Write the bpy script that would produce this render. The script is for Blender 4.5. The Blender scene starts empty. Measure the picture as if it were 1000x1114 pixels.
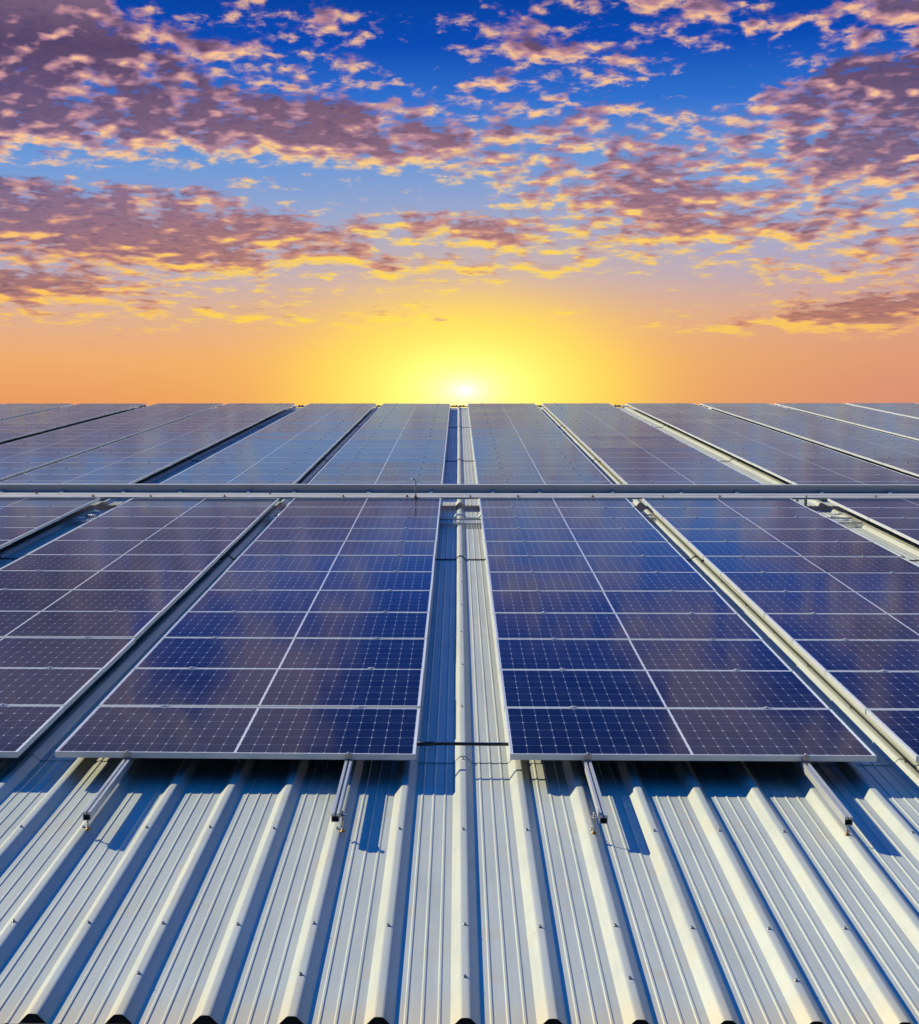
import bpy, bmesh, math, random
from mathutils import Vector, Matrix
random.seed(7)
sc = bpy.context.scene
C = sc.collection
rad = math.radians

# ------------------------------------------------------------------ frame of the roof
SLOPE = rad(5.0)                 # pitch of the roof, rising away from the camera
RX = Matrix.Rotation(SLOPE, 4, 'X')
Z0 = 6.0                         # height of the roof plane at the origin
H_PANEL = 2.447                  # camera height above the plane of the glass
N_TOP = 0.183                    # glass plane above the roof pans
def W(x, d, n):                  # roof coordinates -> world
    return RX @ Vector((x, d, n)) + Vector((0, 0, Z0))

# ------------------------------------------------------------------ camera
F = 1618.0; CX = 457.5; CY = 557.0; VPX = 498.5; VPY = 353.0
cam_d = bpy.data.cameras.new('camera')
cam = bpy.data.objects.new('camera', cam_d); C.objects.link(cam)
sc.camera = cam
cam_d.sensor_width = 36; cam_d.sensor_height = 36
cam_d.lens = 36 * F / 1114.0
cam_d.shift_x = (500 - CX) / 1114.0
cam_d.clip_start = 0.05; cam_d.clip_end = 4000
pitch = math.atan((CY - VPY) / F)
yaw = math.atan((VPX - CX) / F)            # the roof's vanishing point lies right of the axis
roll = -0.0018
R = RX @ Matrix.Rotation(yaw, 4, 'Z') @ Matrix.Rotation(math.pi/2 - pitch, 4, 'X') @ Matrix.Rotation(roll, 4, 'Z')
cam.matrix_world = Matrix.Translation(W(0, 0, H_PANEL + N_TOP)) @ R
sc.render.resolution_x = 919; sc.render.resolution_y = 1024

sc.view_settings.view_transform = 'Standard'
sc.view_settings.look = 'None'
sc.view_settings.exposure = 0.55
sc.view_settings.gamma = 1.0

# ------------------------------------------------------------------ colour helper
def lin(r, g, b, k=1.0):
    f = lambda c: (c/255/12.92 if c/255 <= 0.04045 else ((c/255+0.055)/1.055)**2.4) * k
    return (f(r), f(g), f(b), 1.0)

# ------------------------------------------------------------------ small node language
class NT:
    def __init__(s, tree): s.t = tree
    def node(s, typ, **kw):
        n = s.t.nodes.new(typ)
        for k, v in kw.items(): setattr(n, k, v)
        return n
    def put(s, sock, v):
        if isinstance(v, bpy.types.NodeSocket): s.t.links.new(v, sock)
        else: sock.default_value = v
    def m(s, op, a, b=None, c=None, clamp=False):
        n = s.node('ShaderNodeMath', operation=op, use_clamp=clamp)
        s.put(n.inputs[0], a)
        if b is not None: s.put(n.inputs[1], b)
        if c is not None: s.put(n.inputs[2], c)
        return n.outputs[0]
    def v(s, op, a, b=None):
        n = s.node('ShaderNodeVectorMath', operation=op)
        s.put(n.inputs[0], a)
        if b is not None: s.put(n.inputs[1], b)
        return n.outputs['Value'] if op in ('DOT_PRODUCT', 'LENGTH') else n.outputs[0]
    def sep(s, a):
        n = s.node('ShaderNodeSeparateXYZ'); s.put(n.inputs[0], a); return n.outputs
    def comb(s, x, y, z=0.0):
        n = s.node('ShaderNodeCombineXYZ')
        s.put(n.inputs[0], x); s.put(n.inputs[1], y); s.put(n.inputs[2], z); return n.outputs[0]
    def ramp(s, f, stops, interp='LINEAR'):
        n = s.node('ShaderNodeValToRGB'); cr = n.color_ramp; cr.interpolation = interp
        while len(cr.elements) < len(stops): cr.elements.new(0.5)
        for e, (p, c) in zip(cr.elements, stops): e.position = p; e.color = c
        s.put(n.inputs[0], f); return n.outputs[0]
    def mix(s, f, a, b, blend='MIX'):
        n = s.node('ShaderNodeMix', data_type='RGBA', blend_type=blend)
        s.put(n.inputs[0], f); s.put(n.inputs[6], a); s.put(n.inputs[7], b); return n.outputs[2]
    def smooth(s, x, a, b):
        n = s.node('ShaderNodeMapRange', interpolation_type='SMOOTHSTEP')
        s.put(n.inputs[0], x); s.put(n.inputs[1], a); s.put(n.inputs[2], b)
        n.inputs[3].default_value = 0.0; n.inputs[4].default_value = 1.0; return n.outputs[0]
    def noise(s, vec, scale, detail=2.0, rough=0.5, dist=0.0, color=False, lac=2.0):
        n = s.node('ShaderNodeTexNoise')
        s.put(n.inputs['Vector'], vec); n.inputs['Scale'].default_value = scale
        n.inputs['Detail'].default_value = detail; n.inputs['Roughness'].default_value = rough
        n.inputs['Distortion'].default_value = dist; n.inputs['Lacunarity'].default_value = lac
        return n.outputs['Color' if color else 'Fac']

# ------------------------------------------------------------------ sky (world)
def sky_az(px): return math.degrees(math.atan((px - CX) / F) - yaw)
def sky_el(py): return math.degrees(math.atan((CY - py) / F) - (pitch - SLOPE))
PXD = 28.24
world = bpy.data.worlds.new('World'); sc.world = world; world.use_nodes = True
wt = world.node_tree; wt.nodes.clear(); N = NT(wt)

# cloud density field, as a node group so that it can be read twice
# (photo x, y, half width, half height, weight); larger weight = thicker cloud
CL = [
 (20,60,120,58,.74),(150,70,70,26,.26),(235,128,120,14,.18),(60,0,90,26,.35),(215,108,70,24,.36),(350,125,80,20,.40),(265,150,150,15,.34),
 (60,150,110,16,.38),(10,125,60,18,.25),(410,165,110,12,.24),(470,118,60,12,.16),(355,28,55,11,.32),(365,66,30,9,.26),
 (530,40,60,20,.46),(610,62,50,13,.42),(600,5,40,16,.35),(520,90,45,8,.20),(535,152,110,13,.28),(650,128,80,10,.28),(600,197,100,9,.20),(470,178,90,9,.22),(330,158,60,12,.32),(440,85,60,10,.16),(660,160,80,8,.3),
 (715,225,100,30,.62),(700,185,65,10,.20),(450,225,130,12,-.12),(480,60,60,26,-.22),(760,262,60,10,.24),(760,12,60,10,.30),(870,30,80,14,.34),(960,20,70,24,.42),
 (970,110,80,40,.68),(850,125,50,14,.26),(950,195,85,26,.60),(860,155,70,16,.25),(900,255,90,12,.26),(990,280,50,14,.28),
 (950,345,110,17,.80),(830,358,110,6,.26),(890,300,90,10,.22),
 (60,240,135,30,.74),(130,272,100,16,.50),(20,320,115,15,.70),(215,222,40,10,.24),(310,262,120,15,.40),(250,290,140,9,.24),
 (470,244,70,12,.36),(560,258,55,10,.34),(410,285,150,9,.26),(560,292,90,6,.25),(190,345,190,8,.24),(440,352,130,6,.24),
 (250,205,60,8,.20),(740,100,60,10,-.25),(690,45,50,20,-.25),(445,50,55,45,-.26),(740,110,80,30,-.12),(800,70,50,25,-.2),(330,200,170,11,-.16),
 (150,195,190,11,-.22),(650,320,230,22,-.30),(500,400,600,30,-.60),(860,205,60,20,-.05),(420,214,110,10,-.1),
 # the part of the sky above the picture, seen only mirrored in the glass
 (310,-60,75,45,.75),(60,-80,120,50,.8),(240,-130,100,30,.7),(415,-100,50,60,-.8),(190,-20,50,40,-.7),(570,-105,90,75,-.95),(90,10,40,40,.3),
 (770,-65,60,45,.7),(850,-130,110,40,.8),(900,-30,50,60,-.7),(640,-130,80,50,-.8),(690,30,40,30,.4),(960,-60,40,60,.5),
]
g = bpy.data.node_groups.new('cloud_density', 'ShaderNodeTree')
g.interface.new_socket('P', in_out='INPUT', socket_type='NodeSocketVector')
g.interface.new_socket('D', in_out='OUTPUT', socket_type='NodeSocketFloat')
g.interface.new_socket('S', in_out='OUTPUT', socket_type='NodeSocketFloat')
G = NT(g)
gi = G.node('NodeGroupInput'); go = G.node('NodeGroupOutput')
P = gi.outputs[0]
ps = G.sep(P)
ly = G.m('MULTIPLY', G.m('LOGARITHM', G.m('ADD', G.m('MAXIMUM', ps[1], 0.0), 3.2), math.e), 16.0)
q = G.comb(G.m('MULTIPLY', ps[0], 0.43), ly, 0.0)
warp = G.noise(q, 0.55, 2.0, 0.5, color=True)
wv = G.v('MULTIPLY', G.v('SUBTRACT', warp, (0.5, 0.5, 0.5)), (4.0, 1.5, 0.0))
Pw = G.v('ADD', P, wv)
acc = None
for (cx, cy, rx, ry, w) in CL:
    a, e = sky_az(cx), sky_el(cy)
    d = G.v('MULTIPLY', G.v('SUBTRACT', Pw, (a, e, 0)), (PXD/rx/1.05, PXD/ry/1.05, 0))
    ex = G.m('EXPONENT', G.m('MULTIPLY', G.v('DOT_PRODUCT', d, d), -1.0))
    w = w*0.86 if w > 0 else w
    acc = G.m('MULTIPLY', ex, w) if acc is None else G.m('MULTIPLY_ADD', ex, w, acc)
n0 = G.noise(q, 2.1, 2.0, 0.45)
n1 = G.noise(q, 2.1, 8.0, 0.55, 0.25)
nb = G.noise(q, 0.62, 2.0, 0.5)
n2 = G.noise(G.v('MULTIPLY', q, (2.2, 3.2, 1.0)), 2.0, 5.0, 0.60)
gen = G.m('ADD', G.m('MULTIPLY', G.smooth(ps[1], 15.0, 22.0), -0.12), G.m('MULTIPLY', G.smooth(ps[1], 26.0, 36.0), -0.5))
band = G.m('MULTIPLY', G.smooth(ps[1], 4.5, 7.5), G.smooth(ps[1], 17.0, 11.0))
big = G.m('ADD', G.m('ADD', acc, gen), G.m('MULTIPLY', band, 0.07))
def amp(x, k): return G.m('MULTIPLY', G.m('SUBTRACT', x, 0.5), k)
fl = G.m('ADD', G.m('ADD', amp(n1, 1.75), amp(nb, 0.55)), amp(n2, 0.70))
G.t.links.new(G.m('ADD', big, fl), go.inputs[0])
G.t.links.new(G.m('ADD', big, G.m('ADD', amp(n0, 1.75), amp(nb, 0.55))), go.inputs[1])

tc = N.node('ShaderNodeTexCoord')
s = N.sep(tc.outputs['Generated'])
DEG = 180/math.pi
az = N.m('MULTIPLY', N.m('ARCTAN2', s[0], s[1]), DEG)
el = N.m('MULTIPLY', N.m('ARCSINE', s[2]), DEG)
def dens(vec):
    n = N.node('ShaderNodeGroup'); n.node_tree = g; N.put(n.inputs[0], vec); return n.outputs
PP = N.comb(az, el, 0.0)
D0, S0 = dens(PP)[0:2]
# towards the glow: below and a little towards azimuth 0
sh = N.comb(N.m('MULTIPLY', az, -0.015), -0.30, 0.0)
D1, S1 = dens(N.v('ADD', PP, sh))[0:2]
elr = lambda y: (sky_el(y) + 2) / 40.0
elf = N.m('DIVIDE', N.m('ADD', el, 2.0), 40.0, clamp=True)
skyc = N.ramp(elf, [(0.0, lin(226,146,88)), (elr(440), lin(236,156,96)), (elr(395), lin(240,172,110)), (elr(345), lin(222,176,150)),
                    (elr(300), lin(182,172,194)), (elr(240), lin(146,168,212)), (elr(175), lin(104,152,216)), (elr(110), lin(46,112,206)),
                    (elr(50), lin(10,76,180)), (elr(-40), lin(4,58,146)), (elr(-160), lin(3,46,118)), (0.74, lin(4,72,166)), (0.86, lin(0,104,214)), (1.0, lin(0,132,255,1.25))])
side = N.smooth(az, -2.0, 20.0)
skyc = N.mix(N.m('MULTIPLY', side, N.smooth(el, 9.0, 2.0)), skyc, N.mix(0.65, skyc, lin(208,138,126)))
# glow round the setting sun
sun_el = sky_el(425)
gx = N.m('DIVIDE', N.m('SUBTRACT', az, sky_az(506)), 1.85)
gy = N.m('SUBTRACT', el, sun_el)
r = N.m('SQRT', N.m('ADD', N.m('MULTIPLY', gx, gx), N.m('MULTIPLY', gy, gy)))
front = N.smooth(s[1], 0.0, 0.3)
g_wide = N.m('MULTIPLY', N.m('EXPONENT', N.m('MULTIPLY', N.m('POWER', N.m('DIVIDE', r, 4.6), 2.0), -1.0)), front)
g_mid = N.m('MULTIPLY', N.m('EXPONENT', N.m('MULTIPLY', N.m('POWER', N.m('DIVIDE', r, 3.5), 4.0), -1.0)), front)
g_core = N.m('MULTIPLY', N.m('EXPONENT', N.m('MULTIPLY', N.m('POWER', N.m('DIVIDE', r, 1.6), 1.3), -1.0)), front)
skyc = N.mix(N.m('MULTIPLY', g_wide, 0.80), skyc, lin(255,196,84))
skyc = N.mix(N.m('MULTIPLY', g_mid, 0.92), skyc, lin(255,222,70))
# clouds
cov = N.m('POWER', N.smooth(D0, -0.04, 0.44), 1.15)
thick = N.smooth(N.m('ADD', N.m('MULTIPLY', S0, 0.6), N.m('MULTIPLY', D0, 0.4)), 0.16, 0.58)
low = N.smooth(el, 12.0, 6.0)
nearsun = N.m('EXPONENT', N.m('MULTIPLY', N.m('POWER', N.m('DIVIDE', r, 9.2), 2.0), -1.0))
lf = N.m('ADD', N.m('MULTIPLY', N.m('SUBTRACT', S0, S1), 1.35), N.m('MULTIPLY', N.m('SUBTRACT', D0, D1), 0.60))
lf = N.m('ADD', lf, N.m('SUBTRACT', 0.71, N.m('MULTIPLY', thick, 0.88)))
lf = N.m('ADD', lf, N.m('MULTIPLY', nearsun, 0.15), clamp=True)
litc = N.mix(low, lin(255,196,154), lin(255,186,100))
litc = N.mix(nearsun, litc, lin(255,222,66))
darkc = N.ramp(elf, [(elr(420), lin(186,126,108)), (elr(330), lin(150,110,120)), (elr(220), lin(116,100,142)), (elr(60), lin(80,66,100)), (elr(-50), lin(158,128,150)), (0.8, lin(20,74,140)), (1.0, lin(0,120,240))])
darkc = N.mix(N.m('MULTIPLY', nearsun, 0.6), darkc, lin(226,140,70))
midc = N.mix(low, lin(190,138,150), lin(216,150,118))
lf = N.m('MULTIPLY', lf, N.m('SUBTRACT', 1.0, N.m('MULTIPLY', N.smooth(el, 14.5, 18.5), 0.15)))
darkc = N.mix(N.smooth(N.m('SUBTRACT', D0, S0), -0.10, 0.30), darkc, N.mix(0.45, darkc, lin(70,60,100)))
cc = N.mix(N.smooth(lf, 0.02, 0.62), darkc, midc)
cc = N.mix(N.smooth(lf, 0.48, 1.02), cc, litc)
hz = N.smooth(el, sky_el(395), sky_el(345))
col = N.mix(N.m('MULTIPLY', N.m('MULTIPLY', cov, 0.94), hz), skyc, cc)
# bright core on top of everything (sun behind thin haze)
core = N.v('MULTIPLY', (1.0, 0.86, 0.42), N.comb(g_core, g_core, g_core))
core = N.v('MULTIPLY', core, (0.8, 0.75, 0.75))
g_hot = N.m('MULTIPLY', N.m('MULTIPLY', N.m('EXPONENT', N.m('MULTIPLY', N.m('POWER', N.m('DIVIDE', r, 0.30), 1.0), -1.0)), front), 1.6)
core = N.v('ADD', core, N.v('MULTIPLY', (1.0, 0.80, 0.50), N.comb(g_hot, g_hot, g_hot)))
tot = N.v('ADD', col, core)
# ground side of the world
below = N.smooth(el, -0.3, -1.5)
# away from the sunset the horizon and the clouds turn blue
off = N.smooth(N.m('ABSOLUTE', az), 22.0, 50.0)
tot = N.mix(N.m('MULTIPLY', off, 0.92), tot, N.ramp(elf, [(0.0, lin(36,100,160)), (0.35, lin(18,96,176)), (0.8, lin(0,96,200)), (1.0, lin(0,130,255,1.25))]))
# the half of the sky turned away from the sunset is dimmer
back = N.m('ADD', 0.42, N.m('MULTIPLY', N.smooth(s[1], -0.35, 0.35), 0.58))
tot = N.v('MULTIPLY', tot, N.comb(back, back, back))
tot = N.mix(below, tot, lin(60,66,72))
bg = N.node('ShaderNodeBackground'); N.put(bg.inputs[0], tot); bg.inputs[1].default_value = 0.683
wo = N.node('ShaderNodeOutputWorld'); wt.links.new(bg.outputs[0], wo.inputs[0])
world.cycles.sampling_method = 'MANUAL'; world.cycles.sample_map_resolution = 1024

# ------------------------------------------------------------------ sun lamp: far side, left, about 30 degrees up
sun_d = bpy.data.lights.new('sun', 'SUN'); sun_d.energy = 5.0; sun_d.angle = rad(0.5); sun_d.color = (1.0, 0.925, 0.66)
sun = bpy.data.objects.new('sun', sun_d); C.objects.link(sun)
ray = (RX.to_3x3() @ Vector((1.40, -1.10, -1.0))).normalized()
sun.rotation_euler = ray.to_track_quat('-Z', 'Y').to_euler()
sun.location = (-20, 30, 40)

# ------------------------------------------------------------------ materials
def new_mat(name):
    m = bpy.data.materials.new(name); m.use_nodes = True
    t = m.node_tree; b = t.nodes['Principled BSDF']
    return m, NT(t), b
def metal(name, col, metallic, rough, var=0.06, nscale=6.0, bump=0.0, stretch=(1,1,1)):
    m, n, b = new_mat(name)
    tc = n.node('ShaderNodeTexCoord')
    v = n.v('MULTIPLY', tc.outputs['Object'], stretch)
    f = n.noise(v, nscale, 5.0, 0.6)
    k = n.m('ADD', 1.0 - var, n.m('MULTIPLY', f, 2*var))
    c = n.v('MULTIPLY', col[:3], n.comb(k, k, k))
    n.put(b.inputs['Base Color'], c)
    b.inputs['Metallic'].default_value = metallic
    n.put(b.inputs['Roughness'], n.m('ADD', rough - 0.06, n.m('MULTIPLY', f, 0.12)))
    if bump:
        bp = n.node('ShaderNodeBump'); bp.inputs['Strength'].default_value = 1.0; bp.inputs['Distance'].default_value = bump
        n.put(bp.inputs['Height'], f); n.put(b.inputs['Normal'], bp.outputs[0])
    return m
M = {}
M['alu'] = metal('anodised_aluminium', (.50,.50,.47), 0.45, 0.38, 0.05, 9)
M['frame'] = metal('panel_frame_aluminium', (.68,.69,.67), 0.25, 0.33, 0.06, 5)
M['galv'] = metal('galvanised_steel', (.48,.47,.45), 0.25, 0.42, 0.22, 7, 0.0, (0.25,1,1))
M['strip'] = metal('stained_flat_steel', (.42,.385,.32), 0.15, 0.5, 0.40, 5, 0.0, (0.5,1,1))
M['zinc'] = metal('zinc_plated_steel', (.42,.40,.36), 0.85, 0.40, 0.2, 60)
M['brass'] = metal('yellow_washer', (.42,.24,.07), 0.6, 0.45, 0.2, 60)
M['rust'] = metal('rusty_steel', (.20,.08,.035), 0.2, 0.75, 0.3, 40)
M['black'] = metal('black_rubber', (.012,.012,.013), 0.0, 0.5, 0.2, 20)
M['white'] = metal('white_plastic', (.70,.70,.66), 0.0, 0.45, 0.08, 20)
M['wall'] = metal('painted_wall', (.55,.53,.48), 0.0, 0.8, 0.08, 1.5)
M['sealant'] = metal('dark_sealant', (.06,.035,.03), 0.0, 0.8, 0.3, 20)
M['cavity'] = metal('cavity_shade', (.01,.01,.01), 0.0, 0.9, 0.2, 20)  # near-black colour stands in for shade inside hollow ends

# roof sheet: cream coated steel, slightly glossy, stained
m, n, b = new_mat('coated_roof_steel'); M['roof'] = m
tc = n.node('ShaderNodeTexCoord'); o = tc.outputs['Object']
st = n.noise(n.v('MULTIPLY', o, (9.0, 0.7, 1)), 1.0, 6.0, 0.6)
sp = n.noise(o, 3.5, 6.0, 0.65)
fine = n.noise(n.v('MULTIPLY', o, (1,1,1)), 130.0, 2.0, 0.6)
scr = n.noise(n.v('MULTIPLY', o, (70.0, 1.1, 1)), 1.0, 3.0, 0.6)
k = n.m('ADD', 0.50, n.m('ADD', n.m('ADD', n.m('MULTIPLY', st, 0.46), n.m('MULTIPLY', scr, 0.20)), n.m('ADD', n.m('MULTIPLY', sp, 0.16), n.m('MULTIPLY', fine, 0.10))))
c = n.v('MULTIPLY', (.42,.435,.375), n.comb(k, k, k))
os_ = n.sep(o)
dirt = n.m('MULTIPLY', n.smooth(sp, 0.50, 0.76), 0.6)
c = n.mix(dirt, c, (.40,.33,.22,1))
# run-off stains near the eave
eav = n.m('MULTIPLY', n.smooth(n.m('ADD', os_[1], n.m('MULTIPLY', sp, 0.35)), 5.82, 5.50), 0.5)
c = n.mix(eav, c, (.50,.40,.24,1))
spots = n.smooth(n.noise(o, 26.0, 1.0, 0.5), 0.78, 0.82)
c = n.mix(n.m('MULTIPLY', spots, 0.55), c, (.20,.15,.10,1))
n.put(b.inputs['Base Color'], c)
b.inputs['Metallic'].default_value = 0.08; b.inputs['Specular IOR Level'].default_value = 0.25
n.put(b.inputs['Roughness'], n.m('ADD', 0.28, n.m('MULTIPLY', sp, 0.16)))
wav = n.noise(n.v('MULTIPLY', o, (5.0, 1.3, 1)), 1.0, 2.0, 0.5)
bp = n.node('ShaderNodeBump'); bp.inputs['Distance'].default_value = 0.006; bp.inputs['Strength'].default_value = 0.7
n.put(bp.inputs['Height'], n.m('ADD', wav, n.m('MULTIPLY', fine, 0.02))); n.put(b.inputs['Normal'], bp.outputs[0])

# solar glass with cells
PL, PW, PITCH = 2.088, 1.038, 1.058
m, n, b = new_mat('solar_cells_under_glass'); M['cells'] = m
tc = n.node('ShaderNodeTexCoord'); xyz = n.sep(tc.outputs['Object'])
pu = (PL/2 - 0.018 - 0.007) / 12; pv = (PW - 0.030) / 6
xs = n.m('SUBTRACT', n.m('ABSOLUTE', n.m('SUBTRACT', xyz[0], PL/2)), 0.007)
cu = n.m('DIVIDE', xs, pu)
ys = n.m('SUBTRACT', xyz[1], 0.015)
cv = n.m('DIVIDE', ys, pv)
du = n.m('MULTIPLY', n.m('ABSOLUTE', n.m('SUBTRACT', cu, n.m('ROUND', cu))), pu)
dv = n.m('MULTIPLY', n.m('ABSOLUTE', n.m('SUBTRACT', cv, n.m('ROUND', cv))), pv)
inside = n.m('MULTIPLY', n.m('MULTIPLY', n.m('GREATER_THAN', xs, 0.0), n.m('LESS_THAN', xs, 12*pu)),
             n.m('MULTIPLY', n.m('GREATER_THAN', ys, 0.0), n.m('LESS_THAN', ys, 6*pv)))
lu = n.m('LESS_THAN', du, 0.0011); lv = n.m('LESS_THAN', dv, 0.0014)
dia = n.m('LESS_THAN', n.m('ADD', du, n.m('MULTIPLY', dv, 0.55)), 0.0072)
oi = n.node('ShaderNodeObjectInfo')
ci = n.comb(n.m('FLOOR', cu), n.m('FLOOR', cv), n.m('MULTIPLY', oi.outputs['Random'], 50.0))
wn = n.node('ShaderNodeTexWhiteNoise'); n.put(wn.inputs['Vector'], ci)
cell = n.mix(wn.outputs['Value'], (.0030,.0060,.020,1), (.0050,.0095,.030,1))
line = n.m('MAXIMUM', n.m('MAXIMUM', n.m('MULTIPLY', lu, 0.36), n.m('MULTIPLY', lv, 0.36)), n.m('MULTIPLY', dia, 0.85))
colr = n.mix(line, cell, (.46,.50,.55,1))
colr = n.mix(inside, (.58,.60,.62,1), colr)
dust = n.noise(tc.outputs['Object'], 2.2, 6.0, 0.7)
colr = n.mix(n.m('MULTIPLY', n.smooth(dust, 0.35, 0.85), 0.016), colr, (.45,.40,.34,1))
edge = n.m('MULTIPLY', n.smooth(n.m('ADD', ys, n.m('MULTIPLY', n.noise(n.v('MULTIPLY', tc.outputs['Object'], (6, 30, 1)), 1.0, 4.0, 0.7), 0.03)), 0.045, 0.0), 0.10)
colr = n.mix(edge, colr, (.38,.33,.26,1))
splat = n.smooth(n.noise(n.v('ADD', tc.outputs['Object'], n.comb(n.m('MULTIPLY', oi.outputs['Random'], 90.0), 0.0, 0.0)), 7.0, 2.0, 0.5), 0.80, 0.82)
colr = n.mix(n.m('MULTIPLY', splat, 0.6), colr, (.55,.53,.48,1))
n.put(b.inputs['Base Color'], colr)
b.inputs['Roughness'].default_value = 0.6; b.inputs['Specular IOR Level'].default_value = 0.0
gls = n.node('ShaderNodeBsdfGlossy'); gls.inputs['Color'].default_value = (0.66, 0.92, 1.0, 1)      # blue anti-reflection coating
n.put(gls.inputs['Roughness'], n.m('ADD', 0.045, n.m('MULTIPLY', dust, 0.06)))
gl2 = n.node('ShaderNodeBsdfGlossy'); gl2.inputs['Color'].default_value = (0.80, 0.90, 0.92, 1); gl2.inputs['Roughness'].default_value = 0.27
gm = n.node('ShaderNodeMixShader'); n.put(gm.inputs[0], n.m('ADD', 0.08, n.m('MULTIPLY', n.smooth(dust, 0.3, 0.8), 0.14)))
n.t.links.new(gls.outputs[0], gm.inputs[1]); n.t.links.new(gl2.outputs[0], gm.inputs[2])
fre = n.node('ShaderNodeFresnel'); fre.inputs['IOR'].default_value = 1.95
mx = n.node('ShaderNodeMixShader'); n.put(mx.inputs[0], fre.outputs[0])
n.t.links.new(b.outputs[0], mx.inputs[1]); n.t.links.new(gm.outputs[0], mx.inputs[2])
n.t.links.new(mx.outputs[0], m.node_tree.nodes['Material Output'].inputs[0])

# ------------------------------------------------------------------ mesh helpers
def box(bm, x0, x1, y0, y1, z0, z1, bev=0.0):
    r = bmesh.ops.create_cube(bm, size=1.0)
    for v in r['verts']:
        v.co = Vector(((x0+x1)/2 + v.co.x*(x1-x0), (y0+y1)/2 + v.co.y*(y1-y0), (z0+z1)/2 + v.co.z*(z1-z0)))
    if bev:
        es = list({e for v in r['verts'] for e in v.link_edges})
        bmesh.ops.bevel(bm, geom=es, offset=bev, segments=2, affect='EDGES', profile=0.6)
def tube(bm, pts, r, seg=10, cap=True):
    pts = [Vector(p) for p in pts]; rings = []
    up = Vector((0, 0, 1))
    for i, p in enumerate(pts):
        t = (pts[min(i+1, len(pts)-1)] - pts[max(i-1, 0)]).normalized()
        a = t.cross(up) if abs(t.z) < 0.95 else t.cross(Vector((1, 0, 0)))
        a.normalize(); bb = t.cross(a)
        rings.append([bm.verts.new(p + (a*math.cos(2*math.pi*k/seg) + bb*math.sin(2*math.pi*k/seg))*r) for k in range(seg)])
    for A, B in zip(rings, rings[1:]):
        for k in range(seg):
            f = bm.faces.new((A[k], A[(k+1) % seg], B[(k+1) % seg], B[k])); f.smooth = True
    if cap: bm.faces.new(rings[0][::-1]); bm.faces.new(rings[-1])
def cyl(bm, x, y, z0, z1, r0, r1=None, seg=12, smooth=True):
    r1 = r0 if r1 is None else r1
    A = [bm.verts.new((x+r0*math.cos(2*math.pi*k/seg), y+r0*math.sin(2*math.pi*k/seg), z0)) for k in range(seg)]
    B = [bm.verts.new((x+r1*math.cos(2*math.pi*k/seg), y+r1*math.sin(2*math.pi*k/seg), z1)) for k in range(seg)]
    for k in range(seg):
        f = bm.faces.new((A[k], A[(k+1) % seg], B[(k+1) % seg], B[k])); f.smooth = smooth
    bm.faces.new(A[::-1]); bm.faces.new(B)
def prism_y(bm, prof, y0, y1, closed=True):
    A = [bm.verts.new((x, y0, z)) for x, z in prof]; B = [bm.verts.new((x, y1, z)) for x, z in prof]
    k = len(prof)
    for i in range(k if closed else k-1):
        bm.faces.new((A[i], A[(i+1) % k], B[(i+1) % k], B[i]))
    if closed: bm.faces.new(A[::-1]); bm.faces.new(B)
def prism_x(bm, prof, x0, x1):
    A = [bm.verts.new((x0, y, z)) for y, z in prof]; B = [bm.verts.new((x1, y, z)) for y, z in prof]
    k = len(prof)
    for i in range(k): bm.faces.new((A[i], A[(i+1) % k], B[(i+1) % k], B[i]))
    bm.faces.new(A[::-1]); bm.faces.new(B)
def mesh(name, bm, mat, fix=True):
    if fix: bmesh.ops.recalc_face_normals(bm, faces=bm.faces)
    me = bpy.data.meshes.new(name); bm.to_mesh(me); bm.free()
    me.materials.append(mat); return me
def link(name, me, parent=None, loc=(0, 0, 0), rotz=0.0):
    o = bpy.data.objects.new(name, me); C.objects.link(o)
    o.parent = parent; o.location = loc; o.rotation_euler = (0, 0, rotz); return o
def root(name, label, cat, x, d, nn, group=None):
    o = bpy.data.objects.new(name, None); C.objects.link(o); o.empty_display_size = 0.1
    o.location = W(x, d, nn); o.rotation_euler = (SLOPE, 0, 0)
    o['label'] = label; o['category'] = cat
    if group: o['group'] = group
    return o
def single(name, me, label, cat, x, d, nn, group=None):
    o = bpy.data.objects.new(name, me); C.objects.link(o)
    o.location = W(x, d, nn); o.rotation_euler = (SLOPE, 0, 0)
    o['label'] = label; o['category'] = cat
    if group: o['group'] = group
    return o
def BM(): return bmesh.new()

# ------------------------------------------------------------------ ground
bm = BM(); vs = [bm.verts.new(p) for p in ((-1500,-1500,0),(1500,-1500,0),(1500,1500,0),(-1500,1500,0))]; bm.faces.new(vs)
m, n, b = new_mat('dry_ground'); tc = n.node('ShaderNodeTexCoord')
f = n.noise(tc.outputs['Object'], 0.05, 8.0, 0.6)
n.put(b.inputs['Base Color'], n.ramp(f, [(0.3, (.07,.09,.04,1)), (0.6, (.20,.17,.11,1)), (0.8, (.30,.27,.22,1))])); b.inputs['Roughness'].default_value = 0.9
gr = link('ground', mesh('ground', bm, m)); gr['kind'] = 'structure'

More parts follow.
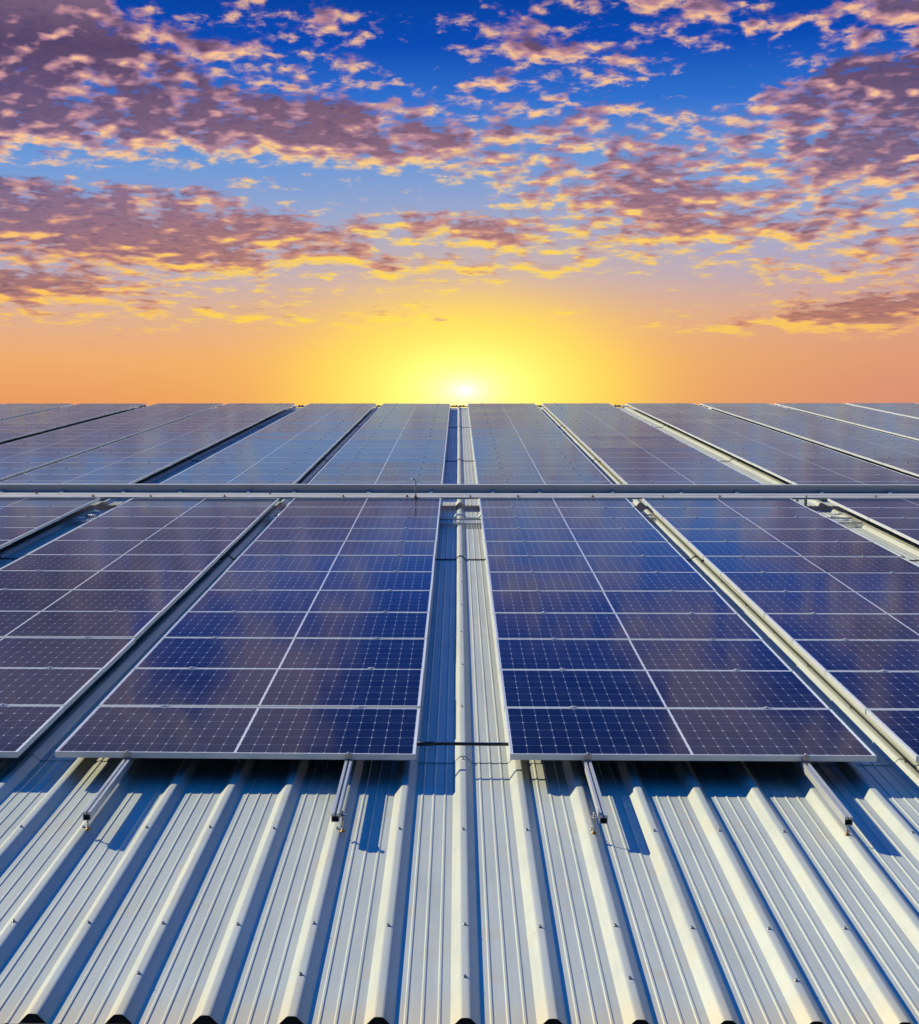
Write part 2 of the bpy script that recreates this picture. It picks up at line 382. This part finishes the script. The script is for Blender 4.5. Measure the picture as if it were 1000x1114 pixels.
# ------------------------------------------------------------------ building with its ribbed roof
RIB0, RP = 0.032, 0.3283          # first rib and rib spacing
EAVE, RIDGE = 5.315, 47.35
X0, X1 = -24.0, 24.0
def rib_profile(i):               # one rib and the pan to its right; closed trapezoid with rounded top
    c = RIB0 + RP*i
    top, bas, h = 0.019, 0.058, 0.042
    pts = [(c-bas, 0.0), (c-bas+0.003, 0.003), (c-top-0.006, h-0.008), (c-top, h-0.0025), (c-top+0.007, h), (c, h+0.0005),
           (c+top-0.007, h), (c+top, h-0.0025), (c+top+0.006, h-0.008), (c+bas-0.003, 0.003), (c+bas, 0.0)]
    p0, p1 = c+bas, c+RP-bas
    for fr in (0.2, 0.5, 0.8):
        q = p0 + (p1-p0)*fr
        pts += [(q-0.008, 0.0), (q-0.0035, 0.0042), (q+0.0035, 0.0042), (q+0.008, 0.0)]
    return pts
building = bpy.data.objects.new('warehouse', None); C.objects.link(building)
building.location = W(0, EAVE, 0) ; building.location.z = 0
building['label'] = 'warehouse with ribbed cream metal roof under all the solar panels'; building['category'] = 'building'
inv = Matrix.Translation(-Vector(building.location))
def roof_child(name, bm, mat, smooth_angle=None, label=None):
    me = mesh(name, bm, mat, fix=False)
    o = link(name, me, building)
    o.matrix_local = inv @ Matrix.Translation((0, 0, Z0)) @ RX
    return o
i0, i1 = int((X0-RIB0)/RP), int((X1-RIB0)/RP)
prof = []
for i in range(i0, i1): prof += rib_profile(i)
T = 0.0012
laps = [EAVE, 8.72, 16.54, 28.7, 38.2, RIDGE]
for k in range(5):
    bm = BM(); ya, yb = laps[k], laps[k+1] + (0.15 if k < 4 else 0)
    nz = 0.0 if k == 0 else 0.0045
    steps = [ya] + [ya + (yb-ya)*j/4 for j in range(1, 4)] + [yb]
    rows = []
    for y in steps:
        lift = nz * (1 - (y-ya)/(yb-ya))
        rows.append([bm.verts.new((x, y, z+lift)) for x, z in prof])
    rows.append(rows[0])
    for A, B in zip(rows[:-2], rows[1:-1]):
        for j in range(len(prof)-1):
            f = bm.faces.new((A[j], A[j+1], B[j+1], B[j]))
    # turned-down front lip gives the sheet a real edge
    low = [bm.verts.new((x, ya+0.0004, z-T*1.3+(nz if k else 0))) for x, z in prof]
    A = rows[0]
    for j in range(len(prof)-1): bm.faces.new((low[j], low[j+1], A[j+1], A[j]))
    roof_child('roof_sheet', bm, M['roof'])
# black fill standing in for the shade inside the open rib ends at the eave
bm = BM()
prism_y(bm, [(-0.048, 0.001), (-0.017, 0.0365), (0.017, 0.0365), (0.048, 0.001)], EAVE+0.006, EAVE+0.03)
rib_shade_me = mesh('rib_end_shade', bm, M['cavity'])
for i in range(-24, 25):
    o = link('rib_end_shade', rib_shade_me, building)
    o.matrix_local = inv @ Matrix.Translation((0, 0, Z0)) @ RX @ Matrix.Translation((RIB0 + RP*i, 0, 0))
# dark sealant squeezed out along the sheet laps
for k in (2, 3, 4):
    bm = BM(); y = laps[k]; rows = []
    for dy, dz in ((-0.030, 0.0004), (-0.028, 0.010), (-0.004, 0.013), (0.004, 0.0125)):
        rows.append([bm.verts.new((x, y+dy+0.004*math.sin(x*61.0)*math.sin(x*17.0), z+dz)) for x, z in prof])
    for A, B in zip(rows, rows[1:]):
        for j in range(len(prof)-1): bm.faces.new((A[j], A[j+1], B[j+1], B[j]))
    roof_child('lap_sealant', bm, M['sealant'])
# far slope, ridge cap, eave gutter, walls
bm = BM()
yb = RIDGE*math.cos(SLOPE); zb = RIDGE*math.sin(SLOPE)
def wv_(x, y, z): return (Vector((x, y, z)) - Vector(building.location))
vs = [bm.verts.new(wv_(x, y, z)) for x, y, z in ((X0, yb, Z0+zb), (X1, yb, Z0+zb), (X1, yb+40, Z0+zb-3.5), (X0, yb+40, Z0+zb-3.5))]
bm.faces.new(vs)
link('rear_roof', mesh('rear_roof', bm, M['roof']), building)
bm = BM()
zc = Z0+zb
prof_c = [(yb-0.22, zc-0.22*math.tan(SLOPE)+0.052), (yb, zc+0.075), (yb+0.22, zc+0.03), (yb+0.22, zc+0.027), (yb, zc+0.071), (yb-0.22, zc-0.22*math.tan(SLOPE)+0.048)]
prism_x(bm, [(y-building.location.y, z) for y, z in prof_c], X0, X1)
link('ridge_cap', mesh('ridge_cap', bm, M['roof']), building)
ye = EAVE*math.cos(SLOPE); ze = Z0+EAVE*math.sin(SLOPE)
yw = ye+0.35; zw = Z0 + (yw)*math.tan(SLOPE) - 0.05
by = building.location.y
for nm, pts in (('front_wall', ((X0+.3, yw, 0), (X1-.3, yw, 0), (X1-.3, yw, zw), (X0+.3, yw, zw))),
                ('back_wall', ((X0+.3, yb+39.6, 0), (X1-.3, yb+39.6, 0), (X1-.3, yb+39.6, Z0+zb-3.55), (X0+.3, yb+39.6, Z0+zb-3.55)))):
    bm = BM(); A = [bm.verts.new((p[0], p[1]-by, p[2])) for p in pts]; Bv = [bm.verts.new((p[0], p[1]-by+0.2, p[2])) for p in pts]
    bm.faces.new(A); bm.faces.new(Bv[::-1])
    for i in range(4): bm.faces.new((A[i], Bv[i], Bv[(i+1) % 4], A[(i+1) % 4]))
    link('wall', mesh(nm, bm, M['wall']), building)
for sx in (X0+.3, X1-.5):
    bm = BM(); P5 = [(yw+.21, 0), (yb+39.5, 0), (yb+39.5, Z0+zb-3.56), (yb, zc-0.06), (yw+.21, zw)]
    A = [bm.verts.new((sx, y-by, z)) for y, z in P5]; Bv = [bm.verts.new((sx+.2, y-by, z)) for y, z in P5]
    bm.faces.new(A); bm.faces.new(Bv[::-1])
    for i in range(5): bm.faces.new((A[i], Bv[i], Bv[(i+1) % 5], A[(i+1) % 5]))
    link('wall', mesh('side_wall', bm, M['wall']), building)
# roofing screws on the rib tops
bm = BM()
cyl(bm, 0, 0, 0.0, 0.0022, 0.0095, seg=14); cyl(bm, 0, 0, 0.0022, 0.0040, 0.0085, seg=14); cyl(bm, 0, 0, 0.0040, 0.0105, 0.0056, 0.0052, seg=6, smooth=False)
screw = mesh('roof_screw', bm, M['zinc'])
def add_screw(i, d):
    o = link('roof_screw', screw, building)
    nz = 0.0
    for k in range(1, 5):
        if laps[k] <= d < laps[k+1]: nz = 0.0045*(1-(d-laps[k])/(laps[k+1]-laps[k]))
    p = W(RIB0+RP*i + random.uniform(-.004, .004), d+random.uniform(-.012, .012), 0.0423+nz) - Vector(building.location)
    o.location = p; o.rotation_euler = (SLOPE + random.uniform(-.08, .08), random.uniform(-.1, .1), random.uniform(0, 3))
for i in range(-7, 8):
    add_screw(i, 7.42); add_screw(i, 6.18)
    if (i % 2) == 0: add_screw(i, 5.67)
for k in range(1, 18): add_screw(0, 7.42+1.24*k)
for k in range(1, 9): add_screw(8, 7.42+1.24*k)

# ------------------------------------------------------------------ solar panels
FH = 0.035
def make_panel_meshes():
    bm = BM(); w = 0.010
    # hollow frame: four mitred-looking bars, with lower flange
    for (a, c_, e, f_) in ((0, PL, 0, w), (0, PL, PW-w, PW), (0, w, w, PW-w), (PL-w, PL, w, PW-w)):
        box(bm, a, c_, e, f_, -FH, 0.0, 0.0008)
    fl = 0.028
    box(bm, w, PL-w, w, fl, -FH+0.0004, -FH+0.0024); box(bm, w, PL-w, PW-fl, PW-w, -FH+0.0004, -FH+0.0024)
    fr = mesh('frame', bm, M['frame'])
    bm = BM(); box(bm, w-0.0005, PL-w+0.0005, w-0.0005, PW-w+0.0005, -0.0075, -0.0016)
    gl = mesh('glass', bm, M['cells'])
    bm = BM()
    gap = PITCH - PW
    box(bm, -0.022, 0.022, -0.004, gap+0.004+0.003, 0.0006, 0.0042, 0.001)
    box(bm, -0.022, 0.022, gap/2-0.004, gap/2+0.004, -0.030, 0.0006)
    cyl(bm, 0, gap/2+0.001, 0.0042, 0.0105, 0.0075, seg=8)
    cl = mesh('mid_clamp', bm, M['alu'])
    bm = BM()   # end clamp: stands on the rail in front of the frame and grips it from above
    box(bm, -0.020, 0.020, -0.016, -0.0006, -FH, 0.0030, 0.001)
    box(bm, -0.020, 0.020, -0.0006, 0.010, 0.0006, 0.0030)
    box(bm, -0.020, 0.020, -0.032, -0.0165, -FH, -FH+0.004)
    cyl(bm, 0, -0.009, 0.003, 0.013, 0.0065, seg=8)
    ec = mesh('end_clamp', bm, M['zinc'])
    return fr, gl, cl, ec
fr_me, gl_me, cl_me, ec_me = make_panel_meshes()
ORD = ['first','second','third','fourth','fifth','sixth','seventh','eighth','ninth','tenth','eleventh','twelfth','thirteenth','fourteenth',
       'fifteenth','sixteenth','seventeenth','eighteenth','nineteenth','twentieth','twenty-first','twenty-second','twenty-third','twenty-fourth']
RS = [.300, 2.612, 5.215, 7.520, 9.830, 12.05, 14.30]          # left ends of the columns right of the central gap
LS = [-.241, -2.545, -5.110, -7.340, -9.780, -12.10, -14.32]   # right ends of the columns left of it
D_FRONT, NF = 8.307, 12
D_FAR, NR = 22.22, 23
cols = [('right', k, x) for k, x in enumerate(RS)] + [('left', k, x-PL) for k, x in enumerate(LS)]
proto = None
def add_panel(x, d, label, group, clamps, first=False):
    global proto
    r = root('solar_panel', label, 'solar panel', x, d, N_TOP, group)
    # thin play of the mounting: no two panels lie quite alike
    r.rotation_euler = (SLOPE + random.gauss(0, 0.0016), random.gauss(0, 0.0010), random.gauss(0, 0.0003))
    link('frame', fr_me, r); link('glass', gl_me, r)
    for cx in clamps: link('mid_clamp', cl_me, r, (cx + random.uniform(-.012, .012), PW, 0))
    if first:
        for cx in clamps: link('end_clamp', ec_me, r, (cx, 0, 0))
    return r
def clamp_x(side, k):
    if side == 'left' and k == 0: return (-1.905+.241+PL, -.625+.241+PL)
    if side == 'right' and k == 0: return (.745-.300, 1.985-.300)
    return (0.44, PL-0.44) if k % 2 == 0 else (0.42, PL-0.40)
n_p = 0
for side, k, x in cols:
    near = abs(RS[k] if side == 'right' else LS[k])
    jx = 0.0
    for r_ in range(NF):
        d = D_FRONT + r_*PITCH
        if near > 0.315*(d+PITCH) + 0.9: continue
        lab = 'solar panel before the steel channel, %s row up, %s column %s of central gap' % (ORD[r_], ORD[k], side)
        add_panel(x + random.uniform(-.002, .002), d, lab, 'solar panels in front of the steel channel', clamp_x(side, k), r_ == 0); n_p += 1
    for r_ in range(NR):
        d = D_FAR + r_*PITCH
        if near > 0.315*(d+PITCH) + 0.4: continue
        lab = 'solar panel beyond the steel channel, %s row past it, %s column %s of gap' % (ORD[r_], ORD[k], side)
        add_panel(x + random.uniform(-.002, .002), d, lab, 'solar panels beyond the steel channel', clamp_x(side, k)); n_p += 1
print('PANELS', n_p)

# ------------------------------------------------------------------ mounting rails with their hanger bolts
RAIL_T = N_TOP - FH; RAIL_B = RAIL_T - 0.045
D_RAIL = 7.343; RAIL_L = D_FRONT + NF*PITCH - D_RAIL
def rail_mesh():
    bm = BM(); w, h, t = 0.020, 0.045, 0.0028
    # open box with top slot: eight-cornered aluminium extrusion
    prof = [(-w, 0), (w, 0), (w, h), (0.006, h), (0.006, h-0.010), (0.0032, h-0.010), (0.0032, h-0.014), (w-t, h-0.014), (w-t, t), (-w+t, t),
            (-w+t, h-0.014), (-0.0032, h-0.014), (-0.0032, h-0.010), (-0.006, h-0.010), (-0.006, h), (-w, h)]
    prism_y(bm, prof, 0, RAIL_L)
    box(bm, -w-0.0016, -w, 0.0, RAIL_L, h*0.30, h*0.38); box(bm, w, w+0.0016, 0.0, RAIL_L, h*0.30, h*0.38)
    box(bm, -w-0.0016, -w, 0.0, RAIL_L, h*0.72, h*0.78); box(bm, w, w+0.0016, 0.0, RAIL_L, h*0.72, h*0.78)
    return mesh('extrusion', bm, M['alu'])
rail_me = rail_mesh()
bm = BM(); box(bm, -0.0168, 0.0168, 0.012, 0.10, 0.0032, 0.0302); rail_shade_me = mesh('rail_end_shade', bm, M['cavity'])  # dark block added as the shade inside the open rail end
def bolt_meshes(side_off):
    bm = BM()
    z0 = 0.043
    zt = RAIL_B + (0.030 if abs(side_off) > 0.02 else 0.0)
    cyl(bm, 0, 0, z0+0.006, zt, 0.0042, seg=10)
    cyl(bm, 0, 0, zt-0.014 if abs(side_off) > 0.02 else zt-0.018, zt-0.006 if abs(side_off) > 0.02 else zt-0.010, 0.0085, seg=6, smooth=False)
    cyl(bm, 0, 0, z0+0.012, z0+0.019, 0.0085, seg=6, smooth=False)
    if abs(side_off) > 0.02: cyl(bm, 0, 0, zt-0.006, zt+0.020, 0.0042, seg=10); cyl(bm, 0, 0, zt+0.002, zt+0.010, 0.0085, seg=6, smooth=False)
    b_ = mesh('hanger_bolt', bm, M['zinc'])
    bm = BM(); cyl(bm, 0, 0, z0, z0+0.005, 0.015, 0.013, seg=16); cyl(bm, 0, 0, z0+0.005, z0+0.009, 0.012, 0.006, seg=16)
    w_ = mesh('washer', bm, M['brass'])
    f_ = None
    if abs(side_off) > 0.02:
        bm = BM(); s_ = 1 if side_off > 0 else -1
        zt2 = zt - 0.006
        box(bm, -0.017, 0.017, -0.020, 0.020, zt2, zt2+0.004, 0.0008)
        xw = -s_*(abs(side_off)-0.0222)
        xa, xb = sorted((xw, xw + s_*0.004))
        box(bm, xa, xb, -0.020, 0.020, zt2+0.0042, zt2+0.040, 0.0008)
        box(bm, min(-0.016*s_, xw), max(-0.016*s_, xw+0.001*s_), -0.020, 0.020, zt2+0.0002, zt2+0.0038)
        f_ = mesh('angle_foot', bm, M['zinc'])
    return b_, w_, f_
rails = [(-4.21, 'far'), (-2.96, 'far'), (-1.905, 'aluminium rail end at far left, first from left under the panel row'),
         (-.625, 'aluminium rail end second from left, just left of the central gap'),
         (.745, 'aluminium rail end third from left, just right of the central gap'),
         (1.985, 'aluminium rail end at far right, its side brightly sunlit'), (3.03, 'far'), (4.30, 'far')]
for x, lab in rails:
    if lab == 'far': continue
    r = root('mounting_rail', lab, 'rail', x, D_RAIL, RAIL_B, 'mounting rails under the solar panels')
    link('extrusion', rail_me, r); link('rail_end_shade', rail_shade_me, r)
    i = round((x - RIB0)/RP); rx = RIB0 + RP*i
    off = {-1.905: 0.0, -.625: 0.036, .745: -0.046, 1.985: 0.0}[x]
    if off == 0.0: bx_ = x - 0.004 if x < 0 else x + 0.004
    else: bx_ = x + off
    b_, w_, f_ = bolt_meshes(off)
    for j in range(0, 9):
        dd = (0.035 if j == 0 else 0.08 + 1.24*j)
        if off != 0 and j == 0: dd = 0.03
        hb = link('hanger_bolt', b_, r, (bx_ - x, dd, -RAIL_B))
        link('washer', w_, hb)
        if f_: link('angle_foot', f_, hb)

# ------------------------------------------------------------------ steel channel across the roof
YT = 21.68                         # face of the channel; its flat base strip reaches back to the panels' edge
def channel(x0, x1, label):
    r = root('steel_channel', label, 'cable channel', x0, YT, N_TOP-0.2, 'steel cable channel lengths laid across the roof')
    L = x1 - x0
    bm = BM(); b0, t0 = 0.208, 0.316
    # C section: front face with creases, top flange with a small lip
    prof = [(0.0, b0), (0.0, b0+0.022), (0.006, b0+0.026), (0.006, b0+0.062), (0.0, b0+0.066), (0.0, t0-0.014), (-0.010, t0-0.011), (-0.010, t0), (0.10, t0), (0.10, t0-0.003),
            (-0.007, t0-0.003), (-0.007, t0-0.008), (0.003, t0-0.013), (0.003, b0+0.068), (0.009, b0+0.064), (0.009, b0+0.024), (0.003, b0+0.020), (0.003, b0+0.003), (0.10, b0+0.003), (0.10, b0)]
    prism_x(bm, prof, 0.002, L-0.002)
    box(bm, 0.002, L-0.002, 0.1005, 0.1035, b0, t0)
    link('channel', mesh('channel', bm, M['galv']), r)
    bm = BM()
    prism_x(bm, [(-0.655, 0.180), (-0.655, 0.202), (-0.650, 0.2065), (-0.40, 0.2065), (-0.39, 0.212), (-0.36, 0.212), (-0.35, 0.2065), (0.08, 0.2065), (0.08, 0.2045), (-0.348, 0.2045),
                 (-0.358, 0.210), (-0.392, 0.210), (-0.402, 0.2045), (-0.648, 0.2045), (-0.653, 0.2005), (-0.653, 0.180)], 0.001, L-0.001)
    link('base_strip', mesh('base_strip', bm, M['strip']), r)
    bm = BM()
    box(bm, 0.0, 0.09, -0.0045, -0.0008, b0+0.068, t0-0.016)
    for q in (0.02, 0.07):
        bmesh.ops.create_cone(bm, cap_ends=True, segments=8, radius1=0.006, radius2=0.006, depth=0.008, matrix=Matrix.Translation((q, -0.008, b0+0.08)) @ Matrix.Rotation(math.pi/2, 4, 'X'))
    link('joint_plate', mesh('joint_plate', bm, M['galv']), r)
    q = 0.2 + random.random()*0.3
    while q < L - 0.1:
        bm = BM(); ww = random.uniform(.012, .022)
        cyl(bm, 0, 0, 0.2068, 0.213, ww*1.3, ww*1.2, seg=10); cyl(bm, 0, 0, 0.213, 0.235, ww*0.7, ww*0.6, seg=6, smooth=False)
        link('bolt', mesh('bolt', bm, M['rust']), r, (q, random.choice((-0.60, -0.58, -0.25)), 0))
        bm = BM(); prism_x(bm, [(-0.004, 0.245), (-0.004, 0.249), (-0.14, 0.2105), (-0.20, 0.2105), (-0.20, 0.2075), (-0.139, 0.2075)], -0.02, 0.03)
        link('bracket', mesh('bracket', bm, M['strip']), r, (min(q+0.33, L-0.05), 0, 0))
        q += random.uniform(.65, 1.15)
    for q in (0.25, L-0.25):
        i = round((x0+q-RIB0)/RP); xr = RIB0+RP*i - x0
        for yy in (-0.5, 0.03):
            bm = BM(); zf = 0.0435 + 0.2 - N_TOP + 0.004; box(bm, xr-0.02, xr+0.02, yy, yy+0.004, zf, 0.2040); box(bm, xr-0.02, xr+0.02, yy+0.0042, yy+0.05, zf, zf+0.004)
            link('foot', mesh('foot', bm, M['galv']), r)
xs_ = [-15.6, -12.6, -9.6, -6.62, -3.02, 1.42, 4.62, 7.62, 10.6, 13.6]
names = {3: 'leftmost visible length of the galvanised channel between the panel fields', 4: 'galvanised channel length crossing the central gap, with the bent pipe',
         5: 'galvanised channel length right of the central gap', 6: 'rightmost visible length of the galvanised channel'}
for k, (a, c_) in enumerate(zip(xs_, xs_[1:])):
    if k in names: channel(a, c_, names[k])
    elif k in (2, 7): channel(a, c_, 'galvanised channel length just outside the %s end of the visible run' % ('left' if k == 2 else 'right'))

# bent pipe sticking up in front of the channel
bm = BM()
xp = (453-498.5)/76.0
pts = [(0, 0, 0.155), (0, 0, .44), (-0.012, 0, .462), (-0.03, 0, .470), (-0.045, 0, .470), (-0.058, 0, .466)]
tube(bm, pts, 0.009, 10)
o = root('bent_pipe', 'thin bent pipe with hooked top standing before the channel left of centre', 'pipe', xp, 20.99-0.02, N_TOP-0.2)
link('pipe', mesh('pipe', bm, M['rust'] if False else M['zinc']), o)
bm = BM(); box(bm, -0.03, 0.03, 0.010, 0.045, 0.2135, 0.222); tube(bm, [(0, 0, .2), (0, 0, .25)], 0.013, 10); link('clip', mesh('clip', bm, M['rust']), o)

# black conduit bridging the central gap near the eave
bm = BM()
tube(bm, [(-0.02, 0, 0), (0.15, 0, 0.001), (0.3, 0, 0), (0.45, 0, -0.001), (0.555, 0, 0)], 0.0105, 12)
tube(bm, [(-0.02, 0, 0), (0.10, 0, 0.0005)], 0.0135, 12)
single('black_conduit', mesh('black_conduit', bm, M['black']), 'black conduit bridging the central gap between the two lowest panels', 'conduit', -.241, 8.585, N_TOP-0.022)

# sagging black cables under the front edge of the panels
def cable(x, w, sag, lab):
    bm = BM(); tube(bm, [(w*t/8, 0.0, -sag*math.sin(math.pi*t/8)) for t in range(9)], 0.0032, 8)
    single('cable', mesh('cable', bm, M['black']), lab, 'cable', x, D_FRONT+0.035, RAIL_T-0.003, 'cables sagging under the front panels')
cable(-.50, .10, .012, 'black cable loop sagging under the panel edge left of the central gap')
cable(.50, .11, .010, 'black cable loop sagging under the panel edge right of the central gap')
cable(1.02, .12, .016, 'black cable loop hanging right of the third rail end')
cable(-1.12, .10, .012, 'black cable loop hanging between the two left rail ends')

# white conduit stepping over the rib in the central gap, and a perforated tray beside it
def gap_conduit(x0, x1, d, lab, mat, rr=0.016):
    bm = BM(); i = 0; pts = []
    x = x0
    while x <= x1 + 1e-6:
        ph = abs((x-RIB0+RP/2) % RP - RP/2)
        z = 0.024 + 0.05*max(0.0, 1 - max(0.0, ph-0.045)/0.035) if ph < 0.08 else 0.024
        pts.append((x-x0, 0, z)); x += 0.0125
    tube(bm, pts, rr, 10)
    single('conduit', mesh('conduit', bm, mat), lab, 'conduit', x0, d, 0)
gap_conduit(-.30, .36, 20.0, 'white conduit stepping over the centre rib just below the channel', M['white'])
def strip_tray(x0, x1, d, w, lab):
    r = root('perforated_tray', lab, 'cable tray', x0, d, 0.05)
    bm = BM(); L = x1-x0; k = int(L/0.035)
    box(bm, 0, L, 0, 0.012, 0.0, 0.02); box(bm, 0, L, w-0.012, w, 0.0, 0.02)
    for j in range(k+1):
        box(bm, j*L/(k+1), j*L/(k+1)+0.014, 0.0125, w-0.0125, 0.0, 0.004)
    box(bm, 0, L, w/2-0.012, w/2+0.012, 0.0042, 0.008)
    link('tray', mesh('tray', bm, M['alu']), r)
strip_tray(-.30, .36, 19.15, 0.45, 'perforated aluminium tray crossing the central gap below the channel')
strip_tray(-5.16, -4.60, 19.3, 0.5, 'perforated tray in the wide dark gap at left below the channel')
strip_tray(4.66, 5.26, 19.3, 0.5, 'perforated tray in the wide sunlit gap at right below the channel')
strip_tray(-2.56, -2.31, 19.4, 0.4, 'small perforated tray in the narrow dark gap left of centre')
strip_tray(2.36, 2.64, 19.7, 0.4, 'small perforated tray in the narrow bright gap right of centre')
# plug connectors lying on those trays
def connectors(spots, where):
    for j, (x, d, rz) in enumerate(spots):
        bm = BM()
        tube(bm, [(-0.06, 0, 0), (-0.02, 0, 0)], 0.010, 8); tube(bm, [(-0.02, 0, 0), (0.02, 0, 0)], 0.015, 8); tube(bm, [(0.02, 0, 0), (0.055, 0, 0)], 0.010, 8)
        tube(bm, [(-0.13, 0.02, -0.01), (-0.09, 0.006, 0), (-0.05, 0, 0)], 0.004, 6)
        o = single('plug_connector', mesh('plug_connector', bm, M['white']), 'small pale plug connector, %s of those %s' % (ORD[j], where), 'connector', x, d, 0.088, 'plug connectors on the trays below the channel')
        o.rotation_euler = (SLOPE, 0, rz)
connectors([(-5.02, 19.5, .3), (-4.92, 19.75, -.4), (-4.78, 19.35, .9), (-4.72, 19.9, .2), (-4.98, 20.2, 0.7)], 'in the wide dark gap at left')
connectors([(4.80, 19.5, .3), (4.95, 19.7, -.5), (5.08, 19.4, .8), (5.12, 20.0, .1), (4.9, 20.2, .9)], 'in the wide sunlit gap at right')
connectors([(-2.45, 19.5, .5), (-2.40, 19.8, -.6), (-2.46, 20.1, .4)], 'in the narrow dark gap left of centre')
# clips at the upper ends of the gaps, against the sky
for x, lab in ((-.10, 'central gap'), (.12, 'central gap, right of its rib'), (2.48, 'first gap right of centre'), (4.9, 'wide gap right of centre'), (7.4, 'third gap right of centre'), (9.7, 'fourth gap right of centre'),
               (-2.4, 'first gap left of centre'), (-4.85, 'wide gap left of centre'), (-7.3, 'third gap left of centre'), (-9.75, 'fourth gap left of centre')):
    bm = BM(); box(bm, -0.09, 0.09, 0, 0.03, 0.0, 0.03, 0.003); box(bm, -0.07, -0.04, -0.03, 0.06, 0.0303, 0.05); box(bm, 0.03, 0.07, -0.02, 0.05, 0.0303, 0.045)
    single('cable_clip', mesh('cable_clip', bm, M['black']), 'small dark cable clip at the ridge end of the ' + lab, 'clip', x, 45.9, 0.12, 'cable clips at the ridge')
